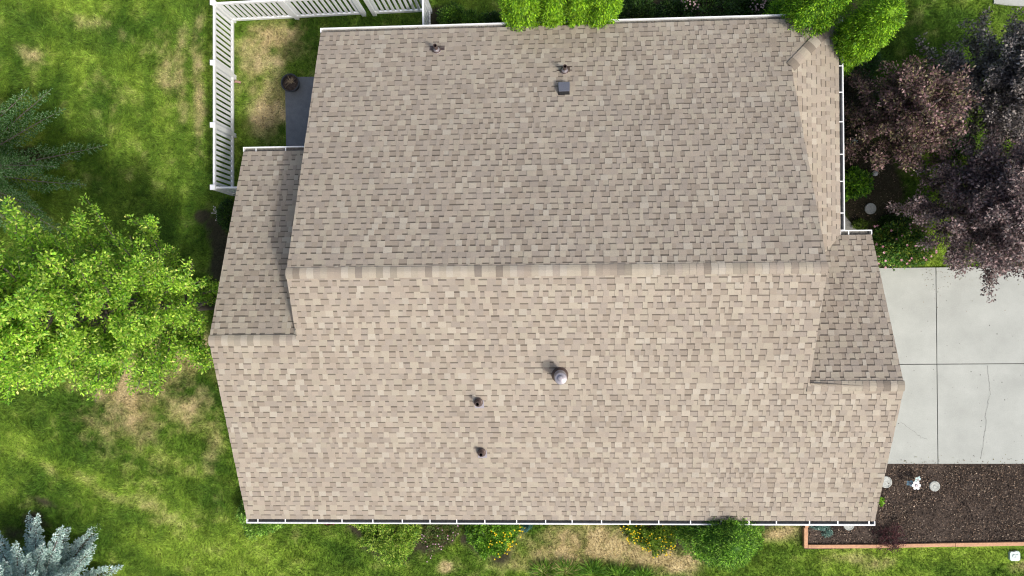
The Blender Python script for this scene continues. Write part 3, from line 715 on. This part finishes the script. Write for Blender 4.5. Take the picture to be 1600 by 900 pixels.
# shrubs along the bottom eave; c = crown centre as seen at mid height
def cpx(px, py, z): return at(px, py, z)
bush('shrub', cpx(408, 803, .3), .64, .62, .95, 190, 34, .075, .03, [lin(130, 172, 66), lin(160, 198, 92), lin(96, 142, 52)], 'bright leafy shrub at the bottom left roof corner', 'shrub', k=1)
bush('shrub', cpx(515, 806, .2), .36, .30, .42, 60, 22, .05, .03, [lin(120, 60, 66), lin(146, 70, 84), lin(96, 56, 54)], 'low dark red shrub peeking out under the bottom gutter', 'shrub', k=2)
bush('juniper', cpx(606, 806, .3), 1.0, 1.14, 1.35, 420, 56, .08, .026, [lin(118, 156, 48), lin(146, 180, 62), lin(86, 128, 38), lin(168, 188, 84)], 'broad fluffy green juniper at the foot of the bottom wall', 'shrub', rc=.10, k=3, lump=.26, m='needle')
PINKF = lambda nf: (nf, .028, [lin(226, 182, 206), lin(240, 208, 224), lin(204, 158, 190)], None)
bush('flowering_shrub', cpx(682, 804, .3), .68, 1.0, .8, 260, 34, .055, .026, [lin(84, 112, 48), lin(104, 132, 60), lin(110, 100, 64)], 'loose shrub dotted with small pink flowers between two green shrubs', 'shrub', flowers=PINKF(70), k=4, lump=.24)
YEL = [lin(250, 220, 40), lin(255, 232, 70), lin(236, 200, 30)]
bush('flowering_shrub', cpx(766, 806, .3), .88, 1.16, 1.1, 420, 48, .065, .028, [lin(106, 156, 42), lin(138, 184, 58), lin(76, 120, 34)], 'round green shrub with yellow flowers only on its right side', 'shrub', flowers=(60, .032, YEL, lambda p: (p[:, 0] > .0) & (p[:, 1] < -.1)), k=5)
bush('shrub', cpx(822, 815, .2), .24, .26, .5, 50, 24, .05, .02, [lin(58, 104, 100), lin(80, 128, 122)], 'small teal shrub at the edge of the dry grass', 'shrub', rc=.06, k=6)
bush('flowering_shrub', cpx(1024, 803, .3), 1.04, 1.0, 1.05, 420, 46, .06, .026, [lin(110, 142, 44), lin(136, 162, 56), lin(78, 110, 34)], 'wide shrub covered in small yellow flowers beside the round conifer', 'shrub', flowers=(190, .028, YEL, lambda p: p[:, 1] < .1), k=7, lump=.2)

def tight_conifer(name, base, rfun, h, cols, label, cat, group=None, ncl=1500, per=18, rc=.075, k=0, L=.062, W=.020, droop=.0, trunk_r=.06):
    base = np.array([base[0], base[1], 0.0]); t = empty(name, base, label, cat, group)
    z = R.random(ncl)*h; th = R.random(ncl)*2*math.pi
    r = np.array([rfun(a/h) for a in z]); keep = R.random(ncl) < (r/r.max())*.85+.15; z, th, r = z[keep], th[keep], r[keep]
    lum = 1+.22*(fbm(th*2.2+3, z*2.2, 1., 3, 30+k)-.5)*2
    rr = r*lum*R.uniform(.70, 1., len(z)); out = np.stack([np.cos(th), np.sin(th), np.zeros(len(z))], 1)
    pts = base+out*rr[:, None]+np.array([0, 0, 1.])*z[:, None]
    P4, cc = clump_leaves(pts, rc, per, L, W, cols, outward=out*.8, upb=.30, flat=1.4, j=.16, up=(0, 0, 1), jc=.30)
    faces_np('foliage', P4, cc, M['needle'], t)
    b = MB(); n = 12; prof = [(max(.02, rfun(f)*.72), f*h*.97+.05) for f in np.linspace(0, 1, 14)]
    b.lathe(prof, 14, base, c=cols[-1]); o = b.build('inner_foliage', M['needle'], t, col=True, smooth=True)
    b = MB(); b.tube([base+np.array([0, 0, -.05]), base+np.array([0, 0, h*.6])], [trunk_r, trunk_r*.4], 8); b.build('trunk', M['bark'], t)
    return t
# round conifer at the bottom eave
tight_conifer('round_conifer', (at(1125, 815, 1.9)[0], -.46, 0), lambda f: float(np.interp(f*3.45, [0, .5, 1.2, 1.9, 2.4, 2.9, 3.3, 3.45], [.6, .85, 1.02, 1.04, .86, .56, .26, .08])), 3.45,
              [lin(98, 146, 40), lin(138, 184, 58), lin(66, 110, 28)], 'round dark green conifer poking above the bottom gutter', 'conifer', ncl=2600, per=22, rc=.08, k=1, L=.055, W=.018)
# columnar arborvitae
arb = lambda rr: (lambda f: rr*(.75+.25*min(1, f/.3)) if f < .62 else rr*math.sqrt(max(.02, 1-((f-.62)/.38)**2)))
GA = 'row of lime green arborvitae along the top eave'
for px, r, h, lab, kk in ((817, .47, 4.9, 'leftmost and broad lime arborvitae at the top eave', 2), (865, .305, 4.6, 'slim lime arborvitae, second from the left at the top eave', 3),
                      (900, .28, 4.4, 'slimmest lime arborvitae, third from the left at the top eave', 4), (940, .44, 4.7, 'lime arborvitae at the right end of the four', 5)):
    c = at(px, 20, 3.2); c[1] = YN+r-.04+(.02 if r < .4 else -.04)
    tight_conifer('arborvitae', c, arb(r), h, LIME, lab, 'arborvitae', GA, ncl=int(1900*r/.5), per=22, rc=.085, k=kk)
tight_conifer('arborvitae', at(1276, 2, 3.2), arb(.72), 4.8, LIME+[lin(90, 140, 36)], 'arborvitae just left of the top right roof corner', 'arborvitae', 'pair of arborvitae at the top right roof corner', ncl=2100, per=22, rc=.085, k=6)
tight_conifer('arborvitae', at(1338, 60, 3.0), arb(.52), 4.9, LIME, 'arborvitae leaning right beyond the top right roof corner', 'arborvitae', 'pair of arborvitae at the top right roof corner', ncl=2100, per=22, rc=.085, k=7)

# broad trees ------------------------------------------------------
def limb_tree(name, base, h, limbs, cols, label, cat, group=None, L=.07, W=.035, per=20, rc=.11, trunk_r=.11, twigs=6, w=None, upb=.1, lean=(0, 0), first=.25, tw_len=.45, step=.13, jc=.12, sag=.0, leafm='leaf', outb=.4):
    """limbs: list of (z0, azimuth, elevation, length)"""
    base = np.array([base[0], base[1], 0.0]); t = empty(name, base, label, cat, group); b = MB()
    tp = [base+np.array([lean[0]*f, lean[1]*f, h*f-.05])+np.array([math.sin(f*7)*.05, math.cos(f*5)*.05, 0]) for f in np.linspace(0, 1, 9)]
    b.tube(tp, [trunk_r*(1-.85*f)+.008 for f in np.linspace(0, 1, 9)], 9)
    cen, outd = [], []
    for z0, az, el, ln in limbs:
        f = z0/h; p0 = base+np.array([lean[0]*f, lean[1]*f, z0]); d = np.array([math.cos(az)*math.cos(el), math.sin(az)*math.cos(el), math.sin(el)])
        pts = [p0]; n = 7; dd = d.copy()
        for k in range(n):
            dd = nrm(dd+R.normal(size=3)*.10+np.array([0, 0, .05-sag*k/n])); pts.append(pts[-1]+dd*ln/n)
        r0 = trunk_r*.42*(1-.5*f)
        b.tube(pts, [r0*(1-.88*k/n)+.004 for k in range(n+1)], 6)
        pts = np.array(pts)
        def along(pp, f0):
            seg = np.linalg.norm(np.diff(pp, axis=0), axis=1); tot = seg.sum(); s = tot*f0
            while s < tot:
                a = s; i = 0
                while i < len(seg)-1 and a > seg[i]: a -= seg[i]; i += 1
                cen.append(pp[i]+(pp[i+1]-pp[i])*a/seg[i]+R.normal(size=3)*.04); outd.append(nrm(pp[i+1]-pp[i])*outb); s += step*random.uniform(.8, 1.3)
        along(pts, first)
        for q in range(twigs):
            i = random.randint(2, n-1); p1 = pts[i]+(pts[i+1]-pts[i])*random.random(); a = random.uniform(-1.1, 1.1)
            td = nrm(d+np.array([-d[1], d[0], 0])*math.tan(a)*.6+R.normal(size=3)*.25+np.array([0, 0, .15])); tl = tw_len*random.uniform(.6, 1.3)
            tw = [p1, p1+td*tl*.5+R.normal(size=3)*.02, p1+td*tl]; b.tube(tw, [.011, .007, .003], 4); along(np.array(tw), .3)
    b.build('trunk', M['bark'], t, smooth=True)
    cen, outd = np.array(cen), np.array(outd)
    P4, cc = clump_leaves(cen, rc, per, L, W, cols, outward=outd, upb=upb, w=w, jc=jc)
    faces_np('crown', P4, cc, M[leafm], t)
    return t, len(cen)
# leafy ornamental pear, bottom left of the roof edge; lit from the lower right
lm = []
n = 104
for k in range(n):
    f = (k+.5)/n; z0 = 1.1+f*6.9; az = k*2.39996+.3; el = rad(random.uniform(26, 48))+f*.25
    ln = (2.95-1.3*f)*random.uniform(.85, 1.1)
    if math.sin(az) > .2: ln *= 1.12
    if math.sin(az) < -.3: ln *= .86
    if math.cos(az) > .5: ln *= .82
    lm.append((z0, az, el, ln))
limb_tree('leafy_tree', at(331, 480), 8.8, lm, PEAR, 'tall bright green leafy tree beside the lower roof slope', 'tree', L=.070, W=.034, per=28, rc=.115, twigs=8, step=.125, first=.25, tw_len=.6, jc=.22, trunk_r=.13, w=[.34, .26, .28, .12])

def plum(px, py, zc, r, h, cols, label, n=46, k=0, per=24):
    c = at(px, py, zc); lm = []
    for i in range(n):
        f = (i+.5)/n; z0 = .9+f*(h*.55); az = i*2.39996+k; el = rad(15+45*f+random.uniform(-8, 8))
        lm.append((z0, az, el, r*(1.05-.45*f)*random.uniform(.82, 1.1)))
    return limb_tree('plum_tree', c, h, lm, cols, label, 'tree', 'purple leaved trees on the right', L=.07, W=.038, per=per, rc=.13, jc=.28, twigs=6, step=.13, first=.3, tw_len=.46, trunk_r=.10)
plum(1425, 176, 2.6, 1.55, 3.8, PLUMRED, 'reddish brown plum tree nearest the side gutter', k=.5, n=60)
plum(1616, 115, 3.2, 1.95, 4.6, PLUMBLUE, 'blackish purple plum tree in the top right corner', k=1.5, n=96)
plum(1582, 318, 3.0, 2.12, 4.4, PLUM+PLUMBLUE[:2], 'large purple plum tree overhanging the driveway corner', k=2.5, n=110)

# spruces ------------------------------------------------------
def spruce(name, base, h, r, cols, label, nb=90, k=0, needle=.05, thick=.016, z0f=.08, tw=.42, dens=34, droop=-.05, per_tw=.085, zmin=.35, bmat='bark'):
    base = np.array([base[0], base[1], 0.0]); t = empty(name, base, label, 'conifer'); b = MB()
    b.tube([base+np.array([0, 0, -.05]), base+np.array([0, 0, h*.5]), base+np.array([0, 0, h])], [.14, .08, .01], 9)
    NB, ND = [], []
    def needles(a, c):
        L = np.linalg.norm(c-a); m = max(3, int(L*dens*4)); tt = R.random(m)[:, None]; d = nrm(c-a)
        q = nrm(R.normal(size=(m, 3))); NB.append(a+(c-a)*tt); ND.append(nrm(d*.8+q*.9+np.array([0, 0, .25])))
    for i in range(nb):
        f = (i+.5)/nb; z = zmin+f*(h-zmin-.15); az = i*2.39996+k+random.uniform(-.2, .2); ln = r*(1-f)**.8*random.uniform(.85, 1.1)+.12
        el = rad(-4+38*f); n = 6; d = np.array([math.cos(az)*math.cos(el), math.sin(az)*math.cos(el), math.sin(el)])
        pts = [base+np.array([0, 0, z])]
        for q in range(n): d = nrm(d+np.array([0, 0, droop+.05*q/n])+R.normal(size=3)*.03); pts.append(pts[-1]+d*ln/n)
        b.tube(pts, [.022*(1-f*.5)*(1-.8*q/n)+.003 for q in range(n+1)], 5)
        s = ln*.22
        P_ = np.array(pts)
        while s < ln*.985:
            i0 = min(n-1, int(s/ln*n)); p = P_[i0]+(P_[i0+1]-P_[i0])*(s/ln*n-i0)
            side = nrm(np.array([-d[1], d[0], 0]))
            for sg in (-1, 1):
                tl = (tw*(1-(s/ln)**1.6)+.07)*random.uniform(.7, 1.15)*min(1, ln/1.2+.25)
                td = nrm(d*.75+side*sg*.8+np.array([0, 0, random.uniform(-.12, .18)]))
                needles(p, p+td*tl); b.tube([p, p+td*tl*.8], [.007, .003], 3, cap=False)
                if tl > .2:
                    for g in (.35, .6, .8):
                        for s2 in (-1, 1):
                            e = nrm(td+np.cross(td, [0, 0, 1])*s2*.9+R.normal(size=3)*.12); needles(p+td*tl*g, p+td*tl*g+e*tl*.36*(1.1-g))
            s += per_tw*random.uniform(.8, 1.2)
        needles(P_[-2], P_[-1]+d*.05)
    b.build('trunk', M[bmat], t, smooth=True)
    B = np.concatenate(NB); D = np.concatenate(ND); n = len(B)
    c = pal(cols, n, j=.15)
    faces_np('foliage', leaf_faces(B, D, R.uniform(.7, 1.2, n)*needle, thick, .1, up=(0, 0, 1)), c, M['needle2' if cols is DARKFIR else 'needle'], t); return t, n
print('fir', spruce('fir_tree', at(-34, 272), 6.6, 4.0, DARKFIR, 'dark green fir tree at the left edge above the leafy tree', nb=112, needle=.052, thick=.019, dens=34, per_tw=.15, tw=.66, droop=-.02)[1])
print('spruce', spruce('blue_spruce', at(84, 926), 4.0, 2.35, BLUE, 'silvery blue spruce in the bottom left corner', nb=140, k=1, needle=.065, thick=.03, dens=30, per_tw=.10, tw=.46)[1])

# plants by the side gutter and the driveway
bush('flowering_shrub', cpx(1412, 384, .5), .84, .62, .95, 330, 20, .07, .034, [lin(78, 122, 44), lin(100, 146, 54), lin(56, 96, 38), lin(136, 152, 60)], 'leafy green shrub with pink flowers beside the driveway', 'shrub', flowers=(46, .045, [lin(232, 178, 190), lin(240, 204, 210), lin(206, 140, 160)], None), k=9, lump=.2, rc=.13)
bush('shrub', cpx(1336, 286, .4), .52, .42, .6, 90, 18, .09, .05, [lin(110, 160, 44), lin(138, 186, 52), lin(70, 116, 38)], 'yellow green broad leaved shrub tucked under the side gutter', 'shrub', k=10, lump=.25, rc=.11)
bush('shrub', cpx(1347, 351, .2), .20, .16, .26, 22, 16, .07, .03, [lin(104, 128, 48), lin(84, 110, 40)], 'small weedy plant at the tip of the walkway', 'shrub', k=11, rc=.06)
bush('shrub', cpx(1404, 347, .3), .44, .20, .4, 60, 18, .07, .034, DGREEN, 'dark low shrub in shade below the round pale stepping stone', 'shrub', k=12)
bush('shrub', cpx(1522, 250, .5), .62, .48, .55, 90, 18, .08, .04, [lin(104, 134, 46), lin(126, 152, 54), lin(80, 112, 40)], 'yellow green shrub in the gap between the purple trees', 'shrub', k=13, lump=.25)
bush('shrub', cpx(1500, 225, .3), .5, .5, .45, 60, 18, .07, .035, [lin(56, 98, 50), lin(70, 112, 56)], 'bluish green shrub in the gap between the purple trees', 'shrub', k=14)
bush('ground_cover', cpx(1350, 95, .3), .62, .55, .4, 90, 18, .06, .03, [lin(56, 92, 38), lin(66, 104, 44)], 'low green plant in shade right of the side gutter top', 'plant', k=15)
bush('shrub', cpx(1345, 165, .6), .62, .95, .75, 200, 18, .055, .028, [lin(70, 66, 54), lin(84, 72, 62), lin(60, 72, 44)], 'dusky brown green shrub under the plum tree beside the side gutter', 'shrub', k=16, lump=.25)
# bed plants
bush('barberry', cpx(1394, 843, .35), .42, .42, .62, 90, 22, .028, .016, [lin(84, 46, 52), lin(104, 60, 64), lin(66, 40, 44)], 'dark red barberry spilling over the timber edging', 'shrub', rc=.07, k=17, lump=.3, shell=.3)
bush('succulent', cpx(1280, 820, .12), .36, .14, .16, 46, 16, .055, .022, [lin(120, 158, 146), lin(146, 178, 166), lin(96, 134, 124)], 'pale blue green succulent spreading in the timber corner', 'plant', rc=.05, k=18, lump=.3)
bush('succulent', cpx(1293, 833, .10), .15, .12, .14, 20, 16, .05, .02, [lin(120, 158, 146), lin(146, 178, 166)], 'small blue green succulent tuft nearest the bottom timber', 'plant', rc=.045, k=19)
bush('seedling', cpx(1376, 784, .12), .09, .11, .16, 8, 10, .07, .04, [lin(124, 176, 44), lin(146, 196, 56)], 'small bright green seedling at the roof edge over the soil', 'plant', rc=.04, k=20)
# strappy grasses at the bottom edge
def tuft(c, r, n, hh, cols, label):
    c = np.array([c[0], c[1], 0.]); t = empty('ornamental_grass', c, label, 'plant', 'ornamental grasses along the bottom edge')
    a = R.random(n)*6.283; B = c+np.stack([np.cos(a), np.sin(a), a*0], 1)*(R.random(n)**.6*r*.55)[:, None]
    B[:, 2] = R.random(n)*.1*hh; D = nrm(np.stack([np.cos(a)*.6, np.sin(a)*.6, R.uniform(.15, .75, n)], 1)+R.normal(size=(n, 3))*.25)
    faces_np('blades', leaf_faces(B, D, R.uniform(.55, 1.1, n)*hh, .017, .15, up=(0, 0, 1)), pal(cols, n, j=.2), M['leaf'], t)
for q, (px, py, r, l) in enumerate(((850, 900, .34, 'strappy grass tuft at the left end of the bottom edge row'), (885, 900, .42, 'tallest strappy grass tuft with straw tips, second in the bottom edge row'),
                      (928, 903, .42, 'middle strappy grass tuft in the bottom edge row'), (968, 906, .36, 'fourth strappy grass tuft in the bottom edge row'), (1004, 910, .30, 'strappy grass tuft at the right end of the bottom edge row'))):
    tuft(at(px, py, .2), r*1.1, 520, .40, [lin(112, 160, 50), lin(140, 182, 70), lin(78, 122, 42)]+([lin(190, 178, 120)] if q < 2 else []), l)
# fallen leaves on the driveway edge and in the gutters
n = 420; xx = []
for k in range(n):
    q = random.random()
    if q < .22: xx.append(at(random.uniform(1440, 1600), 418+abs(random.gauss(0, 22)), DR_Z+.004))
    elif q < .40: p = at(random.uniform(1400, 1600), 725-abs(random.gauss(0, 6)), DR_Z+.004); xx.append(p)
    elif q < .8: xx.append(np.array([random.uniform(XL, XE), YN+.06+.05*(random.random()), E-.10]))
    else: xx.append(np.array([random.uniform(XLL, XRR), -.06+.04*random.random(), E-.10]))
B = np.array(xx); a = R.random(n)*6.283
tag(faces_np('leaf_litter', leaf_faces(B, nrm(np.stack([np.cos(a), np.sin(a), R.random(n)*.4], 1)), R.uniform(.015, .045, n), .02, .2, up=(0, 0, 1)), pal([lin(120, 96, 66), lin(92, 76, 52), lin(112, 116, 60)], n), M['leaf']),
    'scattered dead leaves on the driveway edges and in the gutters', 'leaf litter', kind='stuff')
# small plants by the fence end
bush('shrub', cpx(351, 334, .3), .26, .42, .5, 60, 20, .06, .03, DGREEN, 'small dark green shrub between the fence end and the lower roof', 'shrub', k=21)
c = at(335, 332, .1); b = MB(); t = empty('daisies', (c[0], c[1], 0), 'tiny white flowers beside the fence end', 'flowers')
n = 9; B = np.repeat(np.stack([c[0]+R.normal(size=n)*.05, c[1]+R.normal(size=n)*.09, .08+R.random(n)*.06], 1), 5, 0); a = np.tile(np.arange(5)*1.2566, n)
faces_np('blossom', leaf_faces(B, nrm(np.stack([np.cos(a), np.sin(a), a*0+.2], 1)), .024, .018, .1, up=(0, 0, 1)), pal([lin(226, 214, 220)], len(B), j=.06), M['petal'], t)
b = MB()
for k in range(n): p = B[k*5]; b.tube([(c[0], c[1], -.02), (c[0]*.4+p[0]*.6, c[1]*.4+p[1]*.6, .03), tuple(p)], [.004, .003, .002], 4)
b.build('stem', M['leaf'], t, col=True)
# shaded bed beyond the top eave
for q, (px, py, z, rx, ry, h, l, cl) in enumerate((
        (706, 22, .5, .42, .42, .6, 'small leafy shrub right of the fence corner at the top edge', GREEN), (738, 32, .5, .50, .34, .6, 'green shrub nearest the top gutter right of the fence', GREEN), (772, 30, .4, .36, .32, .5, 'low green shrub left of the arborvitae row', DGREEN),
        (1000, 12, .6, .6, .55, .7, 'dark shrub just right of the arborvitae row', DGREEN), (1055, 18, .5, .5, .45, .6, 'dark low shrub with a gap to its left beyond the top gutter', DGREEN), (1115, 8, .9, .85, .7, 1.2, 'large dark glossy shrub in the shade beyond the top gutter', DGREEN),
        (1190, 12, .7, .6, .6, .9, 'dark shrub left of the paired arborvitae', DGREEN))):
    bush('shrub', cpx(px, py, z), rx, ry, h, int(260*rx), 18, .065, .032, cl, l, 'shrub', 'shrubs in the shaded bed beyond the top eave', k=25+q, lump=.22)
for q, (px, py, l) in enumerate(((1081, 2, 'pale pink flower cluster above the middle of the top gutter'), (1186, 0, 'pale pink flower cluster left of the paired arborvitae'))):
    bush('hydrangea', cpx(px, py, 1.0), .26, .24, 1.1, 30, 14, .07, .04, DGREEN, l, 'shrub', 'pink flowering shrubs at the top edge', flowers=(46, .035, [lin(206, 172, 178), lin(222, 196, 196)], lambda p: p[:, 2] > .7), k=35+q)
